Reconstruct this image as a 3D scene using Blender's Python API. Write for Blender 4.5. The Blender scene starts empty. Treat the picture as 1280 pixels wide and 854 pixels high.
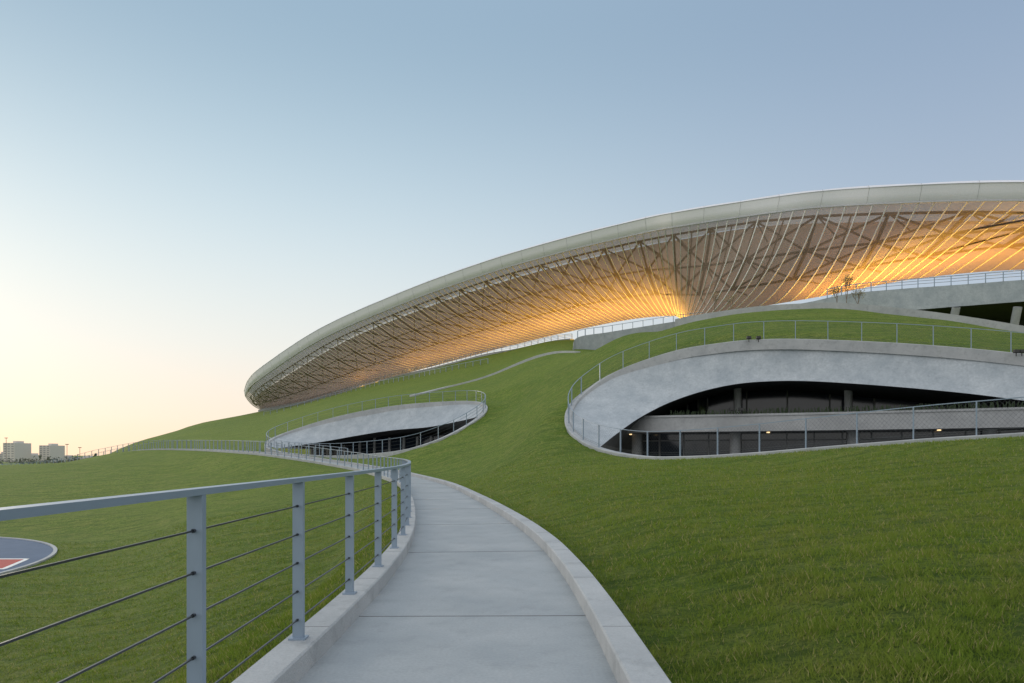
import bpy, math, random
import numpy as np
from mathutils import Vector
random.seed(4); rng=np.random.default_rng(7)
scene=bpy.context.scene
CAMZ=1.38; F=853.0
def S(b,e,d):
    """image pixel coordinates and estimated depth -> world metres (camera above origin, looking +Y)"""
    return ((b-640)/F*d, d, CAMZ+(569-e)/F*d)
# ---------------- materials ----------------
def newmat(name):
    m=bpy.data.materials.new(name); m.use_nodes=True
    nt=m.node_tree; return m,nt,nt.nodes['Principled BSDF']
def N(nt,t,**k):
    n=nt.nodes.new(t)
    for a,b in k.items(): setattr(n,a,b)
    return n
def noise(nt,scale,detail=4,vec=None,rough=.55):
    n=N(nt,'ShaderNodeTexNoise'); n.inputs['Scale'].default_value=scale
    n.inputs['Detail'].default_value=detail; n.inputs['Roughness'].default_value=rough
    if vec is not None: nt.links.new(vec,n.inputs['Vector'])
    return n.outputs['Fac']
def mixc(nt,fac,a,b):
    m=N(nt,'ShaderNodeMix',data_type='RGBA')
    for i,v in ((0,fac),(6,a),(7,b)):
        if hasattr(v,'is_linked'): nt.links.new(v,m.inputs[i])
        elif i==0: m.inputs[0].default_value=v
        else: m.inputs[i].default_value=(*v,1)
    return m.outputs[2]
def ramp(nt,fac,lo,hi):
    r=N(nt,'ShaderNodeMapRange'); r.inputs['From Min'].default_value=lo; r.inputs['From Max'].default_value=hi
    nt.links.new(fac,r.inputs['Value']); return r.outputs['Result']
def objco(nt): return N(nt,'ShaderNodeTexCoord').outputs['Object']
def mul(nt,a,k):
    mm=N(nt,'ShaderNodeMath',operation='MULTIPLY'); nt.links.new(a,mm.inputs[0]); mm.inputs[1].default_value=k; return mm.outputs[0]
def bump(nt,bs,h,strength,dist=.02):
    b=N(nt,'ShaderNodeBump'); b.inputs['Strength'].default_value=strength; b.inputs['Distance'].default_value=dist
    nt.links.new(h,b.inputs['Height']); nt.links.new(b.outputs[0],bs.inputs['Normal'])
def concrete(name,c1,c2,fine=60,rough=.85,bs=.3,stain=.35):
    m,nt,b=newmat(name); co=objco(nt)
    f=ramp(nt,noise(nt,.9,6,co,.65),.35,.65)
    a=mixc(nt,f,c1,c2)
    f2=ramp(nt,noise(nt,fine,3,co),.3,.7)
    dk=tuple(x*.78 for x in c1)
    a=mixc(nt,mul(nt,f2,.45),a,dk)
    f3=ramp(nt,noise(nt,3.5,8,co,.7),.52,.75)
    a=mixc(nt,mul(nt,f3,stain),a,tuple(x*.62 for x in c1))
    nt.links.new(a,b.inputs['Base Color']); b.inputs['Roughness'].default_value=rough
    bump(nt,b,noise(nt,fine,4,co),bs,.01)
    return m
def plain(name,c,rough=.6,metal=0,var=.15):
    m,nt,b=newmat(name); co=objco(nt)
    a=mixc(nt,ramp(nt,noise(nt,6,4,co),.3,.7),c,tuple(x*(1-var) for x in c))
    nt.links.new(a,b.inputs['Base Color']); b.inputs['Roughness'].default_value=rough; b.inputs['Metallic'].default_value=metal
    return m
M_path=concrete('path_concrete',(.31,.335,.355),(.40,.42,.435),45,.7,.15,.4)
M_kerb=concrete('kerb_concrete',(.37,.385,.40),(.49,.50,.51),70,.9,.6,.7)
M_shell=concrete('shotcrete',(.35,.39,.43),(.49,.525,.56),9,.95,.9,.5)
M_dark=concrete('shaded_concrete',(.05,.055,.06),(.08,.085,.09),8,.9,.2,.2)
M_slab=concrete('slab_concrete',(.34,.35,.36),(.44,.45,.46),8,.9,.2,.3)
M_joint=plain('joint_filler',(.14,.14,.14),.9)
M_steel=plain('painted_steel',(.26,.33,.42),.38,.15,.08)
M_cable=plain('steel_cable',(.09,.10,.11),.4,.7)
M_white=plain('white_metal',(.82,.81,.87),.5,0,.08)
M_rib=plain('rib_white',(.86,.85,.86),.5)
M_truss=plain('truss_steel',(.13,.09,.075),.6)
M_black=plain('black_metal',(.03,.03,.03),.5)
M_seam=plain('fascia_seam',(.50,.50,.53),.6)
M_frame=plain('window_frame',(.12,.125,.13),.5)
M_glass,nt,b=newmat('dark_glass'); b.inputs['Base Color'].default_value=(.012,.018,.03,1); b.inputs['Roughness'].default_value=.08
# grass
def grassmat(name,blade=False):
    m,nt,b=newmat(name); co=objco(nt)
    big=ramp(nt,noise(nt,.06,5,co,.65),.38,.62)
    c=mixc(nt,big,(.125,.205,.022),(.190,.262,.034))
    mid=ramp(nt,noise(nt,.9,8,co,.75),.44,.64)
    c=mixc(nt,mul(nt,mid,.8),c,(.265,.280,.065))
    mp=N(nt,'ShaderNodeMapping'); mp.inputs['Scale'].default_value=(.14,2.4,1); mp.inputs['Rotation'].default_value=(0,0,.06); nt.links.new(co,mp.inputs['Vector'])
    st=ramp(nt,noise(nt,1.5,7,mp.outputs[0],.75),.48,.60)
    c=mixc(nt,mul(nt,st,.85),c,(.075,.132,.016))
    if blade:
        g=N(nt,'ShaderNodeNewGeometry')
        c=mixc(nt,mul(nt,g.outputs['Random Per Island'],.7),c,(.26,.33,.055))
        r=N(nt,'ShaderNodeMath',operation='GREATER_THAN'); r.inputs[1].default_value=.90
        nt.links.new(g.outputs['Random Per Island'],r.inputs[0])
        c=mixc(nt,r.outputs[0],c,(.38,.34,.14))
        nt.links.new(c,b.inputs['Base Color'])
        tr=N(nt,'ShaderNodeBsdfTranslucent'); nt.links.new(c,tr.inputs['Color'])
        mx=N(nt,'ShaderNodeMixShader'); mx.inputs[0].default_value=.4
        nt.links.new(b.outputs[0],mx.inputs[1]); nt.links.new(tr.outputs[0],mx.inputs[2])
        nt.links.new(mx.outputs[0],nt.nodes['Material Output'].inputs['Surface'])
    else:
        fn=noise(nt,22,6,co,.8)
        c=mixc(nt,ramp(nt,fn,.44,.62),c,(.050,.092,.010))
        fn2=noise(nt,5,9,co,.85)
        c=mixc(nt,ramp(nt,fn2,.52,.66),c,(.30,.33,.07))
        fn3=noise(nt,2.2,9,co,.85)
        c=mixc(nt,mul(nt,ramp(nt,fn3,.52,.62),.8),c,(.060,.108,.012))
        nt.links.new(c,b.inputs['Base Color']); bump(nt,b,fn2,1.,.12)
    b.inputs['Roughness'].default_value=.85; b.inputs['Specular IOR Level'].default_value=.15
    return m
M_grass=grassmat('lawn_grass'); M_blade=grassmat('grass_blade',True)
# membrane
def membrane(name,c,trans,tl=.5):
    m,nt,b=newmat(name); co=objco(nt)
    a=mixc(nt,ramp(nt,noise(nt,.12,3,co),.3,.7),c,tuple(x*.85 for x in c))
    nt.links.new(a,b.inputs['Base Color']); b.inputs['Roughness'].default_value=.5
    t=N(nt,'ShaderNodeBsdfTranslucent'); nt.links.new(a,t.inputs['Color'])
    mx=N(nt,'ShaderNodeMixShader'); mx.inputs[0].default_value=tl
    nt.links.new(b.outputs[0],mx.inputs[1]); nt.links.new(t.outputs[0],mx.inputs[2])
    tp=N(nt,'ShaderNodeBsdfTransparent'); m2=N(nt,'ShaderNodeMixShader'); m2.inputs[0].default_value=trans
    nt.links.new(mx.outputs[0],m2.inputs[1]); nt.links.new(tp.outputs[0],m2.inputs[2])
    nt.links.new(m2.outputs[0],nt.nodes['Material Output'].inputs['Surface']); return m
M_mesh=membrane('perforated_membrane',(.47,.35,.29),.42,.30)
M_back=membrane('liner_membrane',(.76,.57,.48),.0,.5)
M_roof=membrane('roof_membrane',(.80,.80,.80),.0,.5)
# ---------------- mesh helpers ----------------
def empty(name,loc=(0,0,0)):
    e=bpy.data.objects.new(name,None); scene.collection.objects.link(e); e.location=loc; return e
def mk(name,V,Fc,mat,parent=None,smooth=False):
    me=bpy.data.meshes.new(name); me.from_pydata([tuple(map(float,v)) for v in V],[],Fc); me.update()
    me.materials.append(mat)
    if smooth: me.polygons.foreach_set('use_smooth',[True]*len(me.polygons))
    o=bpy.data.objects.new(name,me); scene.collection.objects.link(o)
    if parent: o.parent=parent
    return o
def catmull(P,n=8,closed=False):
    P=np.array(P,float); m=len(P); out=[]
    rg=range(m if closed else m-1)
    for i in rg:
        g=lambda k:P[k%m] if closed else (P[k] if 0<=k<m else (2*P[0]-P[1] if k<0 else 2*P[-1]-P[-2]))
        p0,p1,p2,p3=g(i-1),g(i),g(i+1),g(i+2)
        for j in range(n):
            t=j/n
            out.append(.5*((2*p1)+(-p0+p2)*t+(2*p0-5*p1+4*p2-p3)*t*t+(-p0+3*p1-3*p2+p3)*t**3))
    if not closed: out.append(P[-1])
    return np.array(out)
def resample(P,step,closed=False,start=0):
    P=np.array(P); Q=np.vstack([P,P[:1]]) if closed else P
    L=np.r_[0,np.cumsum(np.linalg.norm(np.diff(Q,axis=0),axis=1))]
    n=max(2,int(round((L[-1]-start)/step)))
    s=np.linspace(start,L[-1],n+1)
    if closed: s=s[:-1]
    return np.stack([np.interp(s,L,Q[:,k]) for k in range(P.shape[1])],1)
def normals(P,closed=False):
    P=np.array(P)[:,:2]
    if closed: T=np.roll(P,-1,0)-np.roll(P,1,0)
    else: T=np.gradient(P,axis=0)
    T/=np.linalg.norm(T,axis=1)[:,None]+1e-9
    return np.stack([T[:,1],-T[:,0]],1),T   # right-hand normal
def offset(P,s,dz=0,closed=False):
    n,_=normals(P,closed); Q=np.array(P,float).copy(); Q[:,:2]+=n*s; Q[:,2]+=dz; return Q
def sweep(P,prof,closed=False,pclosed=True,caps=True):
    n,_=normals(P,closed); V=[];Fc=[]; k=len(prof); m=len(P)
    for i in range(m):
        for s,h in prof: V.append((P[i][0]+n[i][0]*s,P[i][1]+n[i][1]*s,P[i][2]+h))
    for i in range(m if closed else m-1):
        a=i*k;b=((i+1)%m)*k
        for j in range(k if pclosed else k-1):
            j2=(j+1)%k; Fc.append((a+j,a+j2,b+j2,b+j))
    if caps and pclosed and not closed:
        Fc.append(tuple(range(k))[::-1]); Fc.append(tuple((m-1)*k+j for j in range(k)))
    return V,Fc
def add(A,B):
    o=len(A[0]); A[0].extend(B[0]); A[1].extend([tuple(i+o for i in f) for f in B[1]])
def rect(w,h0,h1,s0=0): return [(s0-w/2,h0),(s0-w/2,h1),(s0+w/2,h1),(s0+w/2,h0)]
def obox(c,T,hx,hy,z0,z1):
    tx,ty=T; nx,ny=ty,-tx; V=[]
    for z in (z0,z1):
        for a,b in ((-1,-1),(1,-1),(1,1),(-1,1)):
            V.append((c[0]+tx*a*hx+nx*b*hy,c[1]+ty*a*hx+ny*b*hy,c[2]+z))
    return V,[(0,3,2,1),(4,5,6,7),(0,1,5,4),(1,2,6,5),(2,3,7,6),(3,0,4,7)]
def tube(p,q,r,n=4):
    p=Vector(p);q=Vector(q);d=(q-p).normalized(); a=d.orthogonal().normalized(); b=d.cross(a); V=[];Fc=[]
    for c in (p,q):
        for i in range(n):
            t=2*math.pi*i/n; V.append(tuple(c+a*math.cos(t)*r+b*math.sin(t)*r))
    for i in range(n): Fc.append((i,(i+1)%n,n+(i+1)%n,n+i))
    return V,Fc
def ptube(P,r,n=4):
    P=[Vector(p) for p in P]; V=[];Fc=[]
    for i,p in enumerate(P):
        d=(P[min(i+1,len(P)-1)]-P[max(i-1,0)]).normalized(); a=d.cross(Vector((0,0,1)))
        if a.length<.01:a=Vector((1,0,0))
        a.normalize(); b=d.cross(a)
        for k in range(n):
            t=2*math.pi*(k+.5)/n; V.append(tuple(p+a*math.cos(t)*r+b*math.sin(t)*r))
    for i in range(len(P)-1):
        for k in range(n): Fc.append((i*n+k,i*n+(k+1)%n,(i+1)*n+(k+1)%n,(i+1)*n+k))
    return V,Fc
def railing(name,base,h,spacing,closed=False,post=(.035,.02),bar=(.07,.03),cables=5,cr=.004,mesh=False,mat=None,gap=.19):
    mat=mat or M_steel
    e=empty(name); P=resample(base,spacing,closed); n,T=normals(P,closed)
    D=resample(base,min(.5,spacing/2),closed)
    A=([],[])
    for i in range(len(P)): add(A,obox(P[i],T[i],post[1],post[0],-.02,h-bar[1]-.001))
    if post[0]>.03 and spacing<1.5:
        for i in range(len(P)): add(A,obox(P[i],T[i],.05,.055,-.001,.012))
    mk('posts',A[0],A[1],mat,e)
    V,Fc=sweep(D,rect(bar[0],h-bar[1],h),closed); mk('top_rail',V,Fc,mat,e)
    A=([],[])
    for k in range(cables):
        z=h-gap*(k+1)+.0
        if z<.04: break
        add(A,sweep(P,rect(cr*2,z-cr,z+cr),closed))
        if cr<.0045:
            for i in range(len(P)): add(A,tube(P[i]+np.array([-T[i][0]*.04,-T[i][1]*.04,z]),P[i]+np.array([T[i][0]*.04,T[i][1]*.04,z]),.009,6))
    if mesh:
        z0,z1=.08,h-.06; L=resample(base,.14,closed); m=len(L); s=int((z1-z0)/.14)
        V=[];Fc=[]; r=.0035
        for i in range(m-(0 if closed else s)):
            p=L[i];q=L[(i+s)%m]
            for (za,zb) in ((z0,z1),(z1,z0)):
                o=len(V)
                V+= [(p[0],p[1],p[2]+za-r),(p[0],p[1],p[2]+za+r),(q[0],q[1],q[2]+zb+r),(q[0],q[1],q[2]+zb-r)]
                Fc.append((o,o+1,o+2,o+3))
        mk('wire_mesh',V,Fc,M_cable,e)
        add(A,sweep(P,rect(cr*2,.07,.08),closed))
    if A[0]: mk('cables',A[0],A[1],M_cable,e)
    return e
# ---------------- layout curves ----------------
path_c=catmull([(-.33,-6,0),(-.33,-2,0),(-.33,1,0),(-.33,4,0),(-.34,6,0),(-.40,8,0),(-.58,10.6,0),(-1.07,14.5,0),(-2.1,21,0),(-3.95,31,0),
  (-6.6,40,.1),(-9.3,46.5,.3),(-12.8,52,.6),(-17.8,58,1.05),(-24.5,66,1.5),(-37.5,82,1.95),(-48.5,92,2.0),(-58.5,98.5,1.0),(-70,102,-.8),(-95,106,-2)],10)
big_up=[(711,532,38),(712,515,40.5),(725,497,42.5),(760,472,43.5),(800,455,43.5),(850,440,43),(900,432,42),(940,428,41),(1000,427,40),(1100,431,38),(1200,438,36.5),(1280,446,35),(1400,460,33)]
big_fl=[(738,568,33.5),(750,559,35),(770,543,38),(800,522,40),(835,504,41),(875,490,41),(915,481,40.5),(955,477,39.8),(1010,476.5,39),(1100,482,37),(1200,491,35.5),(1280,501,34),(1400,518,32)]
big_lo=[(1600,500,26),(1620,512,22),(1500,528,19.5),(1400,537,19.5),(1280,546,21),(1160,553,22.5),(1040,562,24.5),(940,570,26.5),(860,574,28.5),(800,573,30.5),(750,563,33),(722,548,35.5)]
sm_up=[(333,557,72),(350,545,76),(400,528,78),(450,516,78),(500,508,76),(550,504,74),(590,503,71),(606,508,67)]
sm_fl=[(345,561,70),(365,558,74),(405,552,76),(450,544,76),(490,538,74),(535,534,72),(572,527,69),(598,521,65)]
sm_lo=[(602,520,63),(575,538,60),(540,554,58),(500,565,57),(450,570,59),(400,571,63),(350,566,68)]
def W(L): return [S(*p) for p in L]
big_loop=catmull(W(big_up)+W(big_lo),10,True); sm_loop=catmull(W(sm_up)+W(sm_lo),10,True)
big_loop=resample(big_loop,.35,True); sm_loop=resample(sm_loop,.35,True)
# ---------------- terrain ----------------
cols=[(-300,[(1.5,-.1),(4,-1.5),(8,-2.6),(14,-3),(28,-3),(36,-3),(45,-2.6),(60,-1.4),(80,-.2),(110,-1.5),(200,-3),(600,-4)]),
(0,[(1.5,-.1),(4,-.8),(8,-2.0),(14,-2.9),(20,-3),(28,-3),(36,-3),(45,-2.4),(60,-1.0),(80,.15),(110,-1),(200,-3),(600,-4)]),
(75,[(1.5,-.1),(4,-.6),(8,-1.7),(14,-2.7),(20,-3),(28,-3),(33,-2.9),(45,-2.2),(60,-.8),(80,.5),(110,-.6),(200,-3),(600,-4)]),
(180,[(1.5,-.1),(4,-.5),(8,-1.5),(14,-2.4),(20,-2.7),(28,-2.6),(45,-1.8),(60,-.4),(80,1.2),(95,562),(130,556),(170,549),(200,5),(300,2),(600,-4)]),
(250,[(1.5,-.1),(4,-.4),(8,-1.2),(14,-2),(20,-2.2),(28,-2),(45,-1.2),(60,0),(80,1.6),(95,560),(130,545),(200,530),(240,529),(330,8),(600,-4)]),
(330,[(1.5,-.05),(4,-.3),(8,-1),(14,-1.6),(20,-1.8),(28,-1.6),(45,-.6),(60,.7),(72,565),(80,556),(100,545),(150,528),(220,518),(280,514.5),(420,19),(700,-4)]),
(420,[(1.5,0),(4,-.1),(8,-.8),(14,-1.3),(20,-1.4),(28,-1.1),(45,.1),(55,.9),(62,568),(80,524),(110,512),(160,502),(240,496),(400,23),(700,-4)]),
(507,[(1.5,0),(8,-.2),(14,-.5),(20,-.4),(28,-.2),(45,.2),(54,566),(76,506),(100,497),(150,482),(210,471),(400,26),(700,-4)]),
(600,[(1.5,0),(20,0),(28,.3),(40,580),(52,555),(62,525),(72,500),(90,485),(130,465),(180,449),(400,27),(700,-4)]),
(710,[(1.5,0),(14,.15),(20,.4),(28,582),(33,562),(40,525),(48,495),(58,472),(75,452),(95,441),(120,434),(165,430),(400,28),(700,-4)]),
(800,[(1.5,.05),(8,.2),(14,.4),(20,.7),(26,1.0),(30,575),(44,455),(50,440),(60,422),(68,413),(80,14.5),(110,17),(140,25),(400,28),(700,-4)]),
(860,[(1.5,.05),(8,.25),(14,.5),(20,.8),(28,575),(43,438),(50,418),(59,402),(66,13),(100,20),(140,26),(400,28),(700,-4)]),
(940,[(1.5,.1),(8,.3),(14,.6),(20,.85),(26.5,570),(41,428),(48,406),(58.5,391.5),(66,13.4),(85,16),(110,25),(400,28),(700,-4)]),
(1040,[(1.5,.1),(8,.4),(14,.75),(20,1.1),(24.5,562),(40,428),(47,403),(57.5,386.5),(65,12.6),(85,15),(112,25),(400,28),(700,-4)]),
(1160,[(1.5,.12),(8,.5),(14,.95),(22.5,553),(37.5,434),(45,411),(53.5,397),(60,11.3),(85,12),(115,25),(400,28),(700,-4)]),
(1280,[(1.5,.15),(3,.2),(8,.6),(14,1.1),(21,546),(35,446),(43,429),(51,416),(58,10),(88,11),(115,25),(400,28),(700,-4)]),
(1450,[(1.5,.2),(8,.8),(14,1.4),(19,1.9),(32,6),(45,8.6),(60,10),(88,11),(115,24),(400,28),(700,-4)]),
(1700,[(1.5,.3),(8,1),(14,1.6),(20,2.2),(32,5),(50,8.5),(88,10),(115,22),(400,28),(700,-4)])]
def pchip(x,y,xi):
    x=np.array(x,float);y=np.array(y,float);h=np.diff(x);dl=np.diff(y)/h;m=np.zeros(len(x))
    m[0]=dl[0];m[-1]=dl[-1]
    for i in range(1,len(x)-1):
        if dl[i-1]*dl[i]>0:
            w1=2*h[i]+h[i-1];w2=h[i]+2*h[i-1]; m[i]=(w1+w2)/(w1/dl[i-1]+w2/dl[i])
    xi=np.clip(xi,x[0],x[-1]); k=np.clip(np.searchsorted(x,xi)-1,0,len(x)-2)
    t=(xi-x[k])/h[k]
    return (2*t**3-3*t**2+1)*y[k]+(t**3-2*t**2+t)*h[k]*m[k]+(-2*t**3+3*t**2)*y[k+1]+(t**3-t**2)*h[k]*m[k+1]
KL=np.linspace(math.log(1.5),math.log(8000),260)
tab=[]
for b_,pr in cols:
    d=[p[0] for p in pr]; z=[(S(b_,p[1],p[0])[2] if p[1]>100 else p[1]) for p in pr]
    tab.append(pchip(np.log(d),z,KL))
tab=np.array(tab); TX=np.array([(c[0]-640)/F for c in cols]); TF=np.linspace(TX[0],TX[-1],320)
TAB=np.array([pchip(TX,tab[:,k],TF) for k in range(len(KL))]).T
g=np.exp(-.5*(np.arange(-6,7)/2.5)**2); g/=g.sum()
TAB=np.apply_along_axis(lambda r:np.convolve(np.pad(r,6,'edge'),g,'valid'),0,TAB)
TAB=np.apply_along_axis(lambda r:np.convolve(np.pad(r,3,'edge'),[.03,.1,.22,.3,.22,.1,.03],'valid'),1,TAB)
def base_h(X,Y):
    d=np.maximum(np.maximum(Y,np.abs(X)/1.1),1.5); t=np.clip(X/d,TF[0],TF[-1]-1e-6)
    a=(t-TF[0])/(TF[1]-TF[0]); i=np.clip(a.astype(int),0,len(TF)-2); a=a-i
    l=np.clip(np.log(d),KL[0],KL[-1]-1e-6); c=(l-KL[0])/(KL[1]-KL[0]); j=np.clip(c.astype(int),0,len(KL)-2); c=c-j
    return (TAB[i,j]*(1-a)+TAB[i+1,j]*a)*(1-c)+(TAB[i,j+1]*(1-a)+TAB[i+1,j+1]*a)*c
def nearest(X,Y,C):
    D=np.empty(len(X));I=np.empty(len(X),int)
    for s in range(0,len(X),20000):
        dx=X[s:s+20000,None]-C[None,:,0];dy=Y[s:s+20000,None]-C[None,:,1]; q=dx*dx+dy*dy
        i=q.argmin(1); I[s:s+20000]=i; D[s:s+20000]=np.sqrt(q[np.arange(len(i)),i])
    return D,I
def sstep(x): x=np.clip(x,0,1); return x*x*(3-2*x)
pathR=resample(path_c,.35)
TC=(-31.1,24.2); TR=12.4
def H(X,Y):
    X=np.asarray(X,float).ravel();Y=np.asarray(Y,float).ravel()
    Z=base_h(X,Y)
    Z+= .05*np.sin(X*.31+Y*.17)*np.sin(Y*.23-X*.11)*np.clip(Y/20,0,1)
    r=np.hypot(X-TC[0],Y-TC[1]); w=1-sstep((r-TR-.7)/5); Z=Z*(1-w)+-3*w
    for C,off,w0,wr in ((big_loop,-.02,.4,3.5),(sm_loop,-.02,.5,5),(pathR,-.03,1.3,None)):
        D,I=nearest(X,Y,C); R=wr if wr else (1.8+np.clip((Y-25)/8,0,4))
        w=1-sstep((D-w0)/R); Z=Z*(1-w)+(C[I,2]+off)*w
    return Z
def inside(X,Y,C):
    r=np.zeros(len(X),bool); x0,y0=C[:,0],C[:,1]; x1,y1=np.roll(x0,-1),np.roll(y0,-1)
    for a,b,c,d in zip(x0,y0,x1,y1):
        if b==d: continue
        r^=((b>Y)!=(d>Y))&(X<(c-a)*(Y-b)/(d-b)+a)
    return r
def grow(a,step,end,f=1.09):
    o=[]
    while abs(a)<abs(end): a+=step; step*=f; o.append(a)
    return o
xs=np.array(sorted(grow(-76,-1.,-6000)+list(np.arange(-76,-30,.8))+list(np.arange(-30,64,.4))+grow(64,.5,6000)))
ys=np.array(sorted(grow(-6,-.6,-3000,1.2)+list(np.arange(-6,84,.4))+list(np.arange(84,112,.8))+grow(112,1.,7000)))
GX,GY=np.meshgrid(xs,ys); X=GX.ravel().copy();Y=GY.ravel().copy()
kill=np.zeros(len(X),bool)
for C in (big_loop,sm_loop):
    Dn=resample(C,.08,True)
    box=(X>C[:,0].min()-2)&(X<C[:,0].max()+2)&(Y>C[:,1].min()-2)&(Y<C[:,1].max()+2); ii=np.where(box)[0]
    D,I=nearest(X[ii],Y[ii],Dn); snap=D<.29; ins=inside(X[ii],Y[ii],C)
    X[ii[snap]]=Dn[I[snap],0];Y[ii[snap]]=Dn[I[snap],1]; kill[ii[ins&~snap]]=True
Z=H(X,Y)
nx,ny=len(xs),len(ys)
a=(np.arange(ny-1)[:,None]*nx+np.arange(nx-1)[None,:]).ravel()
Q=np.stack([a,a+1,a+nx+1,a+nx],1); Q=Q[~kill[Q].any(1)]
me=bpy.data.meshes.new('grass_lawn'); me.vertices.add(len(X)); me.vertices.foreach_set('co',np.stack([X,Y,Z],1).astype(np.float32).ravel())
me.loops.add(Q.size); me.loops.foreach_set('vertex_index',Q.astype(np.int32).ravel())
me.polygons.add(len(Q)); me.polygons.foreach_set('loop_start',np.arange(0,Q.size,4,dtype=np.int32))
me.polygons.foreach_set('use_smooth',np.ones(len(Q),bool)); me.update(calc_edges=True); me.validate()
me.materials.append(M_grass); ter=bpy.data.objects.new('grass_hill_terrain',me); scene.collection.objects.link(ter)
# blades: density ~1/d^2, clumped
n=520000
t=rng.uniform(-.85,.9,n); d=np.exp(rng.uniform(math.log(1.9),math.log(34),n)); bx=t*d; by=d
cl=np.sin(bx*5.1+1.3*np.sin(by*3.3))*np.sin(by*6.3+1.7*np.sin(bx*2.9))+.6*np.sin(bx*13+by*4)*np.sin(by*11-bx*3)
keep=rng.uniform(-1.3,1.,n)<cl*.8+.1
bx,by,d,cl=bx[keep],by[keep],d[keep],cl[keep]
D,I=nearest(bx,by,pathR[pathR[:,1]<40]); ok=(D>1.2)&(np.hypot(bx-TC[0],by-TC[1])>TR+.1)&~inside(bx,by,big_loop)
D2,_=nearest(bx,by,big_loop); ok&=D2>.25
bx,by,d,cl=bx[ok],by[ok],d[ok],cl[ok]; bz=H(bx,by)-.004; n=len(bx)
sc=(d/4)**.6; w=.0038*sc*rng.uniform(.7,1.4,n); h=(.034+.010*cl)*rng.uniform(.5,1.6,n)*(d/4)**.2
an=rng.uniform(0,2*np.pi,n); le=h*rng.uniform(.2,1.1,n); la=rng.uniform(0,2*np.pi,n)
co=np.empty((n,3,3),np.float32)
co[:,0]=np.stack([bx-w*np.cos(an),by-w*np.sin(an),bz],1); co[:,1]=np.stack([bx+w*np.cos(an),by+w*np.sin(an),bz],1)
co[:,2]=np.stack([bx+le*np.cos(la),by+le*np.sin(la),bz+h],1)
me=bpy.data.meshes.new('grass_blades'); me.vertices.add(3*n); me.vertices.foreach_set('co',co.ravel()); me.loops.add(3*n)
me.loops.foreach_set('vertex_index',np.arange(3*n,dtype=np.int32)); me.polygons.add(n); me.polygons.foreach_set('loop_start',np.arange(0,3*n,3,dtype=np.int32))
me.update(calc_edges=True); me.materials.append(M_blade); o=bpy.data.objects.new('grass',me); scene.collection.objects.link(o)
# ---------------- footpath ----------------
fp=empty('footpath')
V,Fc=sweep(pathR,[(-.99,0),(.99,0)],pclosed=False); mk('path_surface',V,[f[::-1] for f in Fc],M_path,fp)
for nm,s0 in (('left_kerb',-1.085),('right_kerb',1.085)):
    prof=[(s0-.115,-.4),(s0-.115,.138),(s0-.103,.15),(s0+.103,.15),(s0+.115,.138),(s0+.115,-.4)]
    V,Fc=sweep(pathR,prof); mk(nm,V,Fc,M_kerb,fp)
A=([],[])
nn,TT=normals(pathR); Ls=np.r_[0,np.cumsum(np.linalg.norm(np.diff(pathR,axis=0),axis=1))]
def atL(L):
    p=np.array([np.interp(L,Ls,pathR[:,k]) for k in range(3)]); i=min(np.searchsorted(Ls,L),len(nn)-1); return p,nn[i]
for L in np.arange(6+1.95,Ls[-1],3.9):
    p,n_=atL(L); add(A,obox(p,n_,.97,.004,.0,.003))
for L in np.arange(6+1.,60,1.95):
    p,n_=atL(L)
    for s0 in (-1.085,1.085):
        q=p+np.array([n_[0]*s0,n_[1]*s0,0]); add(A,obox(q,n_,.104,.002,0,.1515))
mk('expansion_joints',A[0],A[1],M_joint,fp)
lb=offset(pathR,-1.10,.15); lb=lb[lb[:,1]>-3.05]
railing('path_railing',lb,1.08,1.49)
far=pathR[Ls>62]; railing('path_railing',offset(far,1.10,.15),1.08,1.49)
# ---------------- running track ----------------
tk=empty('running_track')
P=[(TC[0]+TR*math.cos(t),TC[1]+TR*math.sin(t),-2.96) for t in np.linspace(0,2*math.pi,97)[:-1]]
M_asph=concrete('blue_track_surface',(.075,.12,.20),(.095,.145,.23),60,.9,.2,.1)
mk('track_surface',P,[tuple(range(96))],M_asph,tk)
V,Fc=sweep(np.array(P),rect(.15,-.05,.04),True); mk('track_kerb',V,Fc,M_kerb,tk)
M_red=plain('red_track',(.42,.05,.045),.8); M_wl=plain('line_paint',(.78,.78,.78),.7)
mk('red_lane',[(-40,26.1,-2.955),(-19.5,26.1,-2.955),(-20.3,28.4,-2.955),(-40,28.4,-2.955)],[(0,1,2,3)],M_red,tk)
mk('lane_lines',[(-40,25.9,-2.951),(-19.3,25.9,-2.951),(-19.3,26.1,-2.951),(-40,26.1,-2.951),(-40,28.4,-2.951),(-20.2,28.4,-2.951),(-20.2,28.6,-2.951),(-40,28.6,-2.951),
 (-19.5,26.1,-2.951),(-19.3,26.1,-2.951),(-20.1,28.4,-2.951),(-20.3,28.4,-2.951)],[(0,1,2,3),(4,5,6,7),(8,9,10,11)],M_wl,tk)
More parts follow.
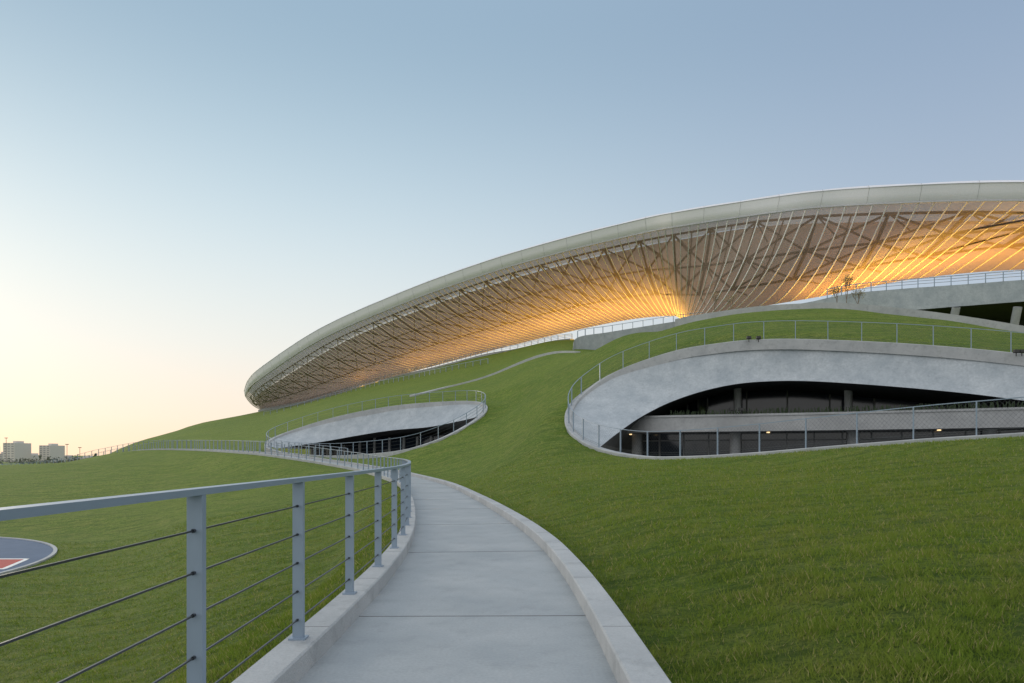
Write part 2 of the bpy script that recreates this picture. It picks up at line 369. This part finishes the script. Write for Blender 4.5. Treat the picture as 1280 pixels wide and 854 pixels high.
# ---------------- hillside openings ----------------
def opening(name,loop,up,fl,lo,depth):
    e=empty(name)
    V,Fc=sweep(loop,[(-.2,-.5),(-.2,.1),(-.17,.13),(.17,.13),(.2,.1),(.2,-.5)],True); mk('rim_kerb',V,Fc,M_kerb,e)
    n_=12; U=catmull(W(up),n_); L=catmull(W(fl),n_)
    V=[];Fc=[];k=7
    for i in range(len(U)):
        u=U[i];l=L[i]; m=(u+l)/2; m=m+np.array([0,.45,.0])
        for j in range(k):
            t=j/(k-1); V.append((1-t)**2*u+2*t*(1-t)*m+t*t*l)
    for i in range(len(U)-1):
        for j in range(k-1): Fc.append((i*k+j,i*k+j+1,(i+1)*k+j+1,(i+1)*k+j))
    mk('shell_fascia',V,Fc,M_shell,e,True)
    m_=len(L); dirv=np.array([.25,.97,0])
    V=list(L)+[l+dirv*.5+np.array([0,0,.05]) for l in L]+[l+dirv*depth for l in L]
    Fc=[(i,i+1,m_+i+1,m_+i) for i in range(m_-1)]+[(m_+i,m_+i+1,2*m_+i+1,2*m_+i) for i in range(m_-1)]
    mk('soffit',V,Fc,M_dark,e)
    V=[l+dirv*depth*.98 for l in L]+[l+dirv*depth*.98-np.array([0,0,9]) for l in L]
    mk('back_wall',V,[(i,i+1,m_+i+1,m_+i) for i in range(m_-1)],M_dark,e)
    Lw=catmull(W(lo),10); V=list(Lw)+[p-np.array([0,0,4.5]) for p in Lw]; m_=len(Lw)
    mk('lower_wall',V,[(i,i+1,m_+i+1,m_+i) for i in range(m_-1)],M_shell,e)
    return e
e=opening('hillside_pavilion',big_loop,big_up,big_fl,big_lo,12)
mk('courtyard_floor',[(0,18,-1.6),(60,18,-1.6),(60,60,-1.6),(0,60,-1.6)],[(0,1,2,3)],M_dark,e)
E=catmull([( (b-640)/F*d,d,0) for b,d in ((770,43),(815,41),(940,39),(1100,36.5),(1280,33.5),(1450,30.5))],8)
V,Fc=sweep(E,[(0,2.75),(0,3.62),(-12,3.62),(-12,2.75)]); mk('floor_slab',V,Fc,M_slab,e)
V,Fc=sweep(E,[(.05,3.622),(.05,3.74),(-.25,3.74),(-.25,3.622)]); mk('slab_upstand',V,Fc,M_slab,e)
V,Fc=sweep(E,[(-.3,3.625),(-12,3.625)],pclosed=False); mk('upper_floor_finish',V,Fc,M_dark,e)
Wl=resample(offset(E,-2.6),1.5); n2,T2=normals(Wl)
V,Fc=sweep(Wl,[(0,-1.5),(0,2.74)],pclosed=False); mk('window_glass',V,Fc,M_glass,e)
A=([],[])
for i in range(len(Wl)): add(A,obox(Wl[i]+np.array([n2[i][0]*.06,n2[i][1]*.06,0]),T2[i],.04,.05,-1.5,2.73))
for z in (.9,2.25): add(A,sweep(Wl,[(.02,z),(.02,z+.08),(.12,z+.08),(.12,z)]))
mk('window_frames',A[0],A[1],M_frame,e)
Wu=resample(offset(E,-7.5),2.6); n3,T3=normals(Wu)
V,Fc=sweep(Wu,[(0,3.65),(0,6.2)],pclosed=False); mk('upper_glass',V,Fc,M_glass,e)
A=([],[])
for i in range(len(Wu)): add(A,obox(Wu[i]+np.array([n3[i][0]*.06,n3[i][1]*.06,0]),T3[i],.05,.05,3.63,6.2))
mk('upper_frames',A[0],A[1],M_frame,e)
Cc=resample(offset(E,-2.0),6.2); A=([],[])
for p in Cc:
    add(A,tube((p[0],p[1],-1.6),(p[0],p[1],2.74),.32,16)); add(A,tube((p[0]+1,p[1]+2.6,3.62),(p[0]+1,p[1]+2.6,6.5),.24,16))
mk('columns',A[0],A[1],M_slab,e,True)
M_lamp,nt,b=newmat('lamp_lens'); b.inputs['Emission Color'].default_value=(1,.7,.35,1); b.inputs['Emission Strength'].default_value=1.5
add_=([],[])
for p in resample(offset(E,-1.4),9.)[:3]: add(add_,obox((p[0],p[1],0),(1,0),.07,.07,2.68,2.745))
mk('ceiling_lamps',add_[0],add_[1],M_lamp,e)
A=([],[])
for p in resample(E,.2)[20:]:
    for k in range(4):
        x,y=p[0]+random.uniform(-.1,.1),p[1]+.15+random.uniform(-.1,.1)
        add(A,tube((x,y,3.74),(x+random.uniform(-.08,.08),y,3.74+random.uniform(.1,.34)),.025,3))
mk('planter_plants',A[0],A[1],plain('planter_foliage',(.03,.05,.02),.9),e)
railing('opening_railing',offset(big_loop,0,.13,True),1.1,1.75,True,post=(.03,.02),bar=(.035,.03),cables=1,mesh=True,gap=.95,cr=.005)
e=opening('hillside_portal',sm_loop,sm_up,sm_fl,sm_lo,12)
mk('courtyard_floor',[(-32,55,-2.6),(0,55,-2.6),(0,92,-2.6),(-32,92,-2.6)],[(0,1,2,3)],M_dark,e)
Wl=resample(np.array([S(390,560,84),S(450,560,83),S(500,560,81),S(560,560,77),S(585,560,74)]),2.0); Wl[:,2]=0; n2,T2=normals(Wl)
V,Fc=sweep(Wl,[(0,-2.6),(0,3.6)],pclosed=False); mk('window_glass',V,Fc,M_glass,e)
A=([],[])
for i in range(len(Wl)): add(A,obox(Wl[i]+np.array([n2[i][0]*.1,n2[i][1]*.1,0]),T2[i],.14,.08,-2.6,3.5))
mk('mullions',A[0],A[1],M_slab,e)
railing('opening_railing',offset(sm_loop,0,.13,True),1.1,1.75,True,post=(.03,.02),bar=(.05,.04),cables=3,gap=.3,cr=.008)
# ribbon kerbs
rb=catmull(W([(845,406,61),(870,401,60),(940,391,59),(1000,387,58),(1060,386.5,57.5),(1160,397,53.5),(1280,416,51),(1400,440,48)]),10)
e=empty('terrace_edge_kerb'); V,Fc=sweep(rb,rect(.5,-1.,.45)); mk('kerb',V,Fc,M_kerb,e)
def drape(L,n_=10,dz=0):
    P=catmull([( (b-640)/F*d,d,0) for b,d in L],n_); P[:,2]=H(P[:,0],P[:,1])+dz; return P
e=empty('hillside_ramp'); P=drape([(515,98),(545,103),(580,106),(640,106),(690,101),(722,95)])
V,Fc=sweep(P,rect(.9,-.5,.22)); mk('ramp_kerb',V,Fc,M_kerb,e)
e=empty('podium_kerb'); P=drape([(325,272),(380,252),(420,238),(507,208),(600,178),(650,172),(715,160)])
V,Fc=sweep(P,rect(1.5,-1.,.9)); mk('kerb',V,Fc,M_kerb,e)
railing('podium_railing',offset(P,0,.9),1.2,2.2,post=(.06,.06),bar=(.12,.1),cables=2,cr=.03,gap=.35)
P=drape([(330,200),(420,190),(507,165),(560,150),(610,140)])
railing('hill_railing',P,1.1,2.4,post=(.05,.05),bar=(.09,.08),cables=2,cr=.02,gap=.35)
e=empty('retaining_wall'); T_=catmull(W([(716,437,108),(722,422,112),(760,415.5,116),(800,409,118),(848,401.5,120),(880,398,121)]),8)
V=list(T_)+[p-np.array([0,0,9]) for p in T_]+[p+np.array([0,.6,0]) for p in T_]; m_=len(T_)
mk('wall',V,[(i,i+1,m_+i+1,m_+i) for i in range(m_-1)]+[(i,i+1,2*m_+i+1,2*m_+i) for i in range(m_-1)],M_shell,e)
railing('wall_railing',T_[8:],1.1,2.,post=(.05,.05),bar=(.08,.08),cables=0)
e=empty('terrace_building')
Tp=catmull(W([(880,397.5,92),(960,386,90),(1010,378,88),(1060,367.5,87),(1130,361,85),(1200,356,82),(1280,350,79),(1400,343,74)]),8)
Bt=catmull(W([(880,400,92),(960,392,90),(1010,387,88),(1070,387,87),(1130,388,85),(1200,383,82),(1280,377,79),(1400,370,74)]),8); m_=len(Tp)
V=list(Tp)+list(Bt)+[p+np.array([4,12,0]) for p in Bt]+[p+np.array([4,12,-14]) for p in Bt]+[p+np.array([3,14,0]) for p in Tp]
q=lambda a,b:[(a*m_+i,a*m_+i+1,b*m_+i+1,b*m_+i) for i in range(m_-1)]
mk('parapet_band',V,q(0,1)+q(0,4),M_shell,e); mk('opening_soffit',V,q(1,2)+q(2,3),M_dark,e)
A=([],[])
for b0,d0 in ((1195,80),(1272,77)):
    p=S(b0,384,d0+2);q2=S(b0-12,412,d0+4); add(A,tube(p,(q2[0],q2[1],q2[2]-3),.45,10))
mk('raking_columns',A[0],A[1],M_slab,e,True)
railing('terrace_railing',Tp[20:],1.15,1.7,post=(.05,.05),bar=(.1,.08),cables=2,cr=.02,gap=.35)
# ---------------- stadium ----------------
st=empty('stadium')
rows=[((306,488,262),(326,512,275)),((312,474,250),(352,507,263)),((330,457,235),(400,498,250)),((400,411,207),(500,469,222)),((500,366,180),(620,437,200)),((600,329,158),(715,414,182)),
((700,299,140),(785,400,166)),((800,274,125),(838,395,150)),((850,264,117),(852,399,138)),((930,251,108),(872,399,125)),((1000,241,101),(920,388,118)),((1040,237,98),(965,381,114)),
((1100,233,93),(1030,370,110)),((1180,229,88),(1085,359,112)),((1280,227,82),(1150,348,114)),((1400,230,76),(1260,338,112)),((1600,250,70),(1450,335,105))]
Rm=catmull(W([r[0] for r in rows]),40); Bs=catmull(W([r[1] for r in rows]),40)
L=np.r_[0,np.cumsum(np.linalg.norm(np.diff(Rm,axis=0),axis=1))]; NR=144
s=np.linspace(0,L[-1],NR*2+1)
Rm=np.stack([np.interp(s,L,Rm[:,k]) for k in range(3)],1); Bs=np.stack([np.interp(s,L,Bs[:,k]) for k in range(3)],1)
inw=Bs-Rm; inw[:,2]=0; inw/=np.linalg.norm(inw,axis=1)[:,None]
fas=np.interp(s,[0,L[-1]*.1,L[-1]*.5,L[-1]],[2.2,3.5,3.0,2.1])
Sb=Rm-np.array([0,0,1])*fas[:,None]+inw*.6
K=14; vv=np.linspace(0,1,K)
C1=Sb*.62+Bs*.38; C1[:,2]=Bs[:,2]+.16*(Sb[:,2]-Bs[:,2])
def surf(off):
    G=np.empty((len(Sb),K,3))
    for j,v in enumerate(vv):
        G[:,j]=(1-v)**2*Sb+2*v*(1-v)*C1+v*v*Bs+inw*(off*(1-v)**1.0)+np.array([0,0,1])*(off*.25*(1-v)*v*2)
    return G
def grid(G,name,mat,sm=True):
    a,b,_=G.shape; V=G.reshape(-1,3); Fc=[(i*b+j,i*b+j+1,(i+1)*b+j+1,(i+1)*b+j) for i in range(a-1) for j in range(b-1)]
    return mk(name,V,Fc,mat,st,sm)
G0=surf(0); grid(G0,'outer_membrane',M_mesh); G2=surf(7); grid(G2,'inner_liner',M_back)
G1=surf(3.6)
A=([],[])
for i in range(0,len(Sb),2):
    add(A,ptube(G0[i]-inw[i]*.14,.095+.025*(Rm[i][1]>150)))
mk('membrane_ribs',A[0],A[1],M_rib,st)
A=([],[]); STEP=10
for i in range(0,len(Sb)-STEP,STEP):
    for j in (0,4,8):
        add(A,tube(G1[i,j],G1[i+STEP,j],.20))
        if j<8:
            h2=STEP//2; jj=j+4
            add(A,tube(G1[i,j],G1[i+STEP,jj],.18)); add(A,tube(G1[i+STEP,j],G1[i,jj],.18)); add(A,tube(G1[i,j],G1[i,jj],.24))
            add(A,tube(G1[i+h2,j],G1[i+h2,jj],.12))
        add(A,tube(G1[i,j],G2[i+h2,min(j+2,K-1)],.12))
mk('steel_truss',A[0],A[1],M_truss,st)
V=[]
for i in range(len(Rm)):
    ph=(i%14)/14; bumpz=.22*math.sin(math.pi*ph)**.6 if ph>0 else 0
    up=np.array([0,0,1.]); f=fas[i]
    for (a_,h_) in ((.6,-f),(.3,-f+.02),(-.15,-f*.5),(-.5,-.32),(-.3,-.05+bumpz*.5),(1.2,.1+bumpz),(3,-.3)):
        V.append(Rm[i]+inw[i]*a_+up*h_)
k=7
for j0,j1,nm_,mt in ((0,3,'rim_fascia',M_white),(3,6,'rim_top_edge',M_white)):
    VV=[V[i*k+j] for i in range(len(Rm)) for j in range(j0,j1+1)]; kk=j1-j0+1
    mk(nm_,VV,[(i*kk+j,(i+1)*kk+j,(i+1)*kk+j+1,i*kk+j+1) for i in range(len(Rm)-1) for j in range(kk-1)],mt,st,True)
mk('gutter_edge',*ptube([V[i*k+1]-inw[i]*.05 for i in range(len(Rm))],.11,6),M_seam,st)
mk('drip_edge',*ptube([V[i*k+3]-inw[i]*.04 for i in range(len(Rm))],.05,6),M_seam,st)
A=([],[])
for i in range(0,len(Rm),7):
    add(A,ptube([V[i*k+j]-inw[i]*.0 for j in range(1,6)],.04))
mk('fascia_joints',A[0],A[1],M_seam,st)
V=[Rm[i]+inw[i]*3-np.array([0,0,.3]) for i in range(len(Rm))]+[Rm[i]+inw[i]*9-np.array([0,0,2.0]) for i in range(len(Rm))]; m_=len(Rm)
mk('roof_edge_membrane',V,[(i,i+1,m_+i+1,m_+i) for i in range(m_-1)],M_roof,st,True)
# lamps and housings added to put a warm glow on the membrane foot
rimb=(Rm[:,0]/Rm[:,1])*F+640
glow_rig=empty('added_glow_rig'); A=([],[])
for tb in list(np.arange(380,850,17))+list(np.arange(1060,1520,22)):
    i=int(np.argmin(abs(rimb-tb))); p=Bs[i]*.72+Sb[i]*.28; gz=float(H([p[0]],[p[1]])[0]); z=max(min(gz+.5,Bs[i][2]-2.0),gz+.5)
    pw=np.interp(tb,[380,470,600,700,790,850,1059,1160,1240,1520],[700,1200,2400,3300,3400,1500,900,2400,3600,3600])*.50
    l=bpy.data.lights.new('added_glow','POINT'); l.energy=float(pw); l.color=(1,.50,.08); l.shadow_soft_size=.9
    ob=bpy.data.objects.new('added_glow_lamp',l); ob.location=(p[0],p[1],z); scene.collection.objects.link(ob); ob.parent=glow_rig
    add(A,tube((p[0],p[1],gz-.1),(p[0],p[1],gz+.3),.25,8))
mk('added_glow_housings',A[0],A[1],M_black,glow_rig)
# ---------------- trees ----------------
def tree(base,h,seed,leaf):
    rd=random.Random(seed); e=empty('young_tree',base); A=([],[]); Lf=([],[])
    def br(p,d,l,r,lv):
        q=p+d*l; add(A,tube(p,q,r,5))
        if lv==0 or rd.random()<.3:
            for _ in range(leaf):
                c=q+Vector((rd.gauss(0,.18),rd.gauss(0,.18),rd.gauss(0,.18))); u=Vector((rd.gauss(0,1),rd.gauss(0,1),rd.gauss(0,1))).normalized()*.06; w=u.orthogonal()*.6
                o=len(Lf[0]); Lf[0].extend([tuple(c-u),tuple(c+w),tuple(c+u),tuple(c-w)]); Lf[1].append((o,o+1,o+2,o+3))
        if lv:
            for _ in range(3):
                nd=(d+Vector((rd.gauss(0,.3),rd.gauss(0,.3),rd.uniform(.1,.5)))).normalized(); br(q,nd,l*rd.uniform(.6,.85),r*.6,lv-1)
    br(Vector((0,0,-.2)),Vector((0,0,1)),h*.3,.035,4)
    mk('trunk_and_limbs',A[0],A[1],plain('bark',(.24,.18,.13),.9),e); mk('leaves',Lf[0],Lf[1],plain('leaf',(.26,.22,.08),.8),e)
for b_,e_,d_,h_,sd,lf in ((1058,386,60,3.0,1,3),(1046,386,61,2.2,2,2),(1072,387,60,2.0,3,2),(893,395,64,2.4,4,1),(915,392,64,2.0,5,1)):
    p=S(b_,e_,d_); tree(p,h_,sd,lf)
def flood(p):
    e=empty('floodlight',p); A=([],[])
    add(A,tube((0,0,0),(0,0,.2),.025,8)); add(A,obox((0,0,.2),(1,0),.12,.08,0,.14)); add(A,obox((0,0,.16),(1,0),.15,.02,0,.05))
    mk('housing_and_bracket',A[0],A[1],M_black,e)
for b_,e_,d_ in ((936,428,41),(948,428,41),(1270,446,35),(1277,446,35)):
    p=S(b_,e_,d_-.35); flood((p[0],p[1],p[2]+.02))
for b_ in (914,926): p=S(b_,522,38.9); flood((p[0],p[1],3.74))
# ---------------- distant city ----------------
def building(b0,b1,top,d,col,floors,kind='office_building'):
    x0=S(b0,0,d)[0];x1=S(b1,0,d)[0];zt=S(b0,top,d)[2]; e=empty(kind,((x0+x1)/2,d,-4)); w=(x1-x0)/2;h=zt+4
    A=([],[]); add(A,obox((0,0,0),(1,0),w,9,0,h)); add(A,obox((w*.2,0,0),(1,0),w*.3,4,h+.01,h+1.5)); mk('walls',A[0],A[1],col,e)
    A=([],[]); nb=max(3,int(w*2/3.2))
    for f in range(floors):
        for k_ in range(nb):
            x=-w+(k_+.5)*2*w/nb; z=h*(f+.3)/floors; add(A,obox((x,-9.03,z),(1,0),w/nb*.6,.02,0,h/floors*.5))
    mk('windows',A[0],A[1],M_glass2,e)
M_glass2=plain('hazy_window',(.34,.33,.33),.4); Mb1=plain('haze_pale_render',(.66,.62,.58),.9); Mb2=plain('haze_tan_render',(.54,.51,.48),.9)  # distance haze is put into these colours: walls and windows paled
for a_ in ((15,29,554,520,Mb1,8),(59,72,557,540,Mb1,8),(-30,-10,558,560,Mb2,7),(0,13,567,600,Mb2,4),(32,48,569,560,Mb1,3),(76,92,571,700,Mb2,4),(98,118,572,650,Mb1,3),(-80,-50,562,600,Mb1,6)): building(*a_)
A=([],[])
M_ft=plain('far_foliage',(.17,.18,.14),.95,0,.5)
for k_ in range(2600):
    x=random.uniform(-560,-180); y=random.uniform(380,470); z=-4+abs(random.gauss(0,1))*2.4*(.6+.4*math.sin(x*.09)*math.sin(x*.023)); s_=random.uniform(.4,1.2)
    o=len(A[0]); u=[Vector((random.gauss(0,1),random.gauss(0,1),random.gauss(0,1)))*s_ for _ in range(3)]
    A[0].extend([tuple(Vector((x,y,z))+v) for v in u]); A[1].append((o,o+1,o+2))
mk('distant_trees',A[0],A[1],M_ft)
for b_,t_,d_ in ((84,556,420),(100,560,430),(8,548,450)):
    p=S(b_,t_,d_); e=empty('light_mast',(p[0],p[1],-4)); A=([],[]); h=p[2]+4
    add(A,tube((0,0,0),(0,0,h),.14,6)); add(A,obox((0,0,h),(1,0),.9,.3,0,.4)); mk('mast',A[0],A[1],M_truss,e)
# ---------------- light, sky, camera ----------------
az=math.radians(-46); el=math.radians(13)
w=bpy.data.worlds.new('World'); scene.world=w; w.use_nodes=True; nt=w.node_tree
sky=nt.nodes.new('ShaderNodeTexSky'); sky.sky_type='NISHITA'; sky.sun_disc=False; sky.sun_elevation=el; sky.sun_rotation=az
sky.air_density=1.0; sky.dust_density=1.0; sky.ozone_density=1.5
tc=N(nt,'ShaderNodeTexCoord'); sp=N(nt,'ShaderNodeSeparateXYZ'); nt.links.new(tc.outputs['Generated'],sp.inputs[0])
def cramp(stops):
    r=N(nt,'ShaderNodeValToRGB'); r.color_ramp.interpolation='B_SPLINE'
    while len(r.color_ramp.elements)<len(stops): r.color_ramp.elements.new(.5)
    for el_,(p,c) in zip(r.color_ramp.elements,stops): el_.position=p; el_.color=(*c,1)
    nt.links.new(sp.outputs['Z'],r.inputs[0]); return r.outputs[0]
sunw=cramp([(0,(.93,.70,.54)),(.05,(.92,.77,.64)),(.15,(.86,.86,.80)),(.30,(.62,.75,.81)),(.45,(.38,.52,.63)),(.60,(.26,.39,.52)),(.85,(.6,.74,.9)),(1,(.85,.98,1.15))])
awy=cramp([(0,(.66,.62,.61)),(.05,(.61,.62,.64)),(.15,(.50,.57,.65)),(.30,(.40,.49,.61)),(.45,(.30,.40,.545)),(.60,(.24,.345,.48)),(.85,(.6,.74,.9)),(1,(.85,.98,1.15))])
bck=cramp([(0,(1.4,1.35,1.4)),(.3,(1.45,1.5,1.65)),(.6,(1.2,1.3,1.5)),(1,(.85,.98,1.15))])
nm=N(nt,'ShaderNodeVectorMath',operation='MULTIPLY'); nm.inputs[1].default_value=(1,1,0); nt.links.new(tc.outputs['Generated'],nm.inputs[0])
nz=N(nt,'ShaderNodeVectorMath',operation='NORMALIZE'); nt.links.new(nm.outputs[0],nz.inputs[0])
def dotr(v,lo,hi):
    d_=N(nt,'ShaderNodeVectorMath',operation='DOT_PRODUCT'); d_.inputs[1].default_value=v; nt.links.new(nz.outputs[0],d_.inputs[0])
    r=N(nt,'ShaderNodeMapRange',interpolation_type='SMOOTHSTEP'); r.inputs['From Min'].default_value=lo; r.inputs['From Max'].default_value=hi
    nt.links.new(d_.outputs['Value'],r.inputs['Value']); return r.outputs[0]
c1=mixc(nt,dotr((math.sin(az),math.cos(az),0),.1,1.0),awy,sunw)
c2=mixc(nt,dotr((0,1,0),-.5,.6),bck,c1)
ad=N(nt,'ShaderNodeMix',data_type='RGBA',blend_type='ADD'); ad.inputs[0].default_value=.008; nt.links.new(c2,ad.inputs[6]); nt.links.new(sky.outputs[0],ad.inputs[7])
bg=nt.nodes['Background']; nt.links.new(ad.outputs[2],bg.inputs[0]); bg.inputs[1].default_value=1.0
sd=Vector((math.sin(az)*math.cos(el),math.cos(az)*math.cos(el),math.sin(el)))
l=bpy.data.lights.new('sun','SUN'); l.energy=.9; l.angle=math.radians(14); l.color=(1,.87,.68)
o=bpy.data.objects.new('sun',l); scene.collection.objects.link(o); o.rotation_euler=sd.to_track_quat('Z','Y').to_euler()
c=bpy.data.cameras.new('camera'); c.lens=24; c.sensor_width=36; c.shift_y=142/1280; c.clip_end=20000; c.clip_start=.05
o=bpy.data.objects.new('camera',c); scene.collection.objects.link(o); o.location=(0,0,CAMZ); o.rotation_euler=(math.radians(90),0,0); scene.camera=o
scene.view_settings.view_transform='Standard'; scene.view_settings.look='None'; scene.view_settings.exposure=0
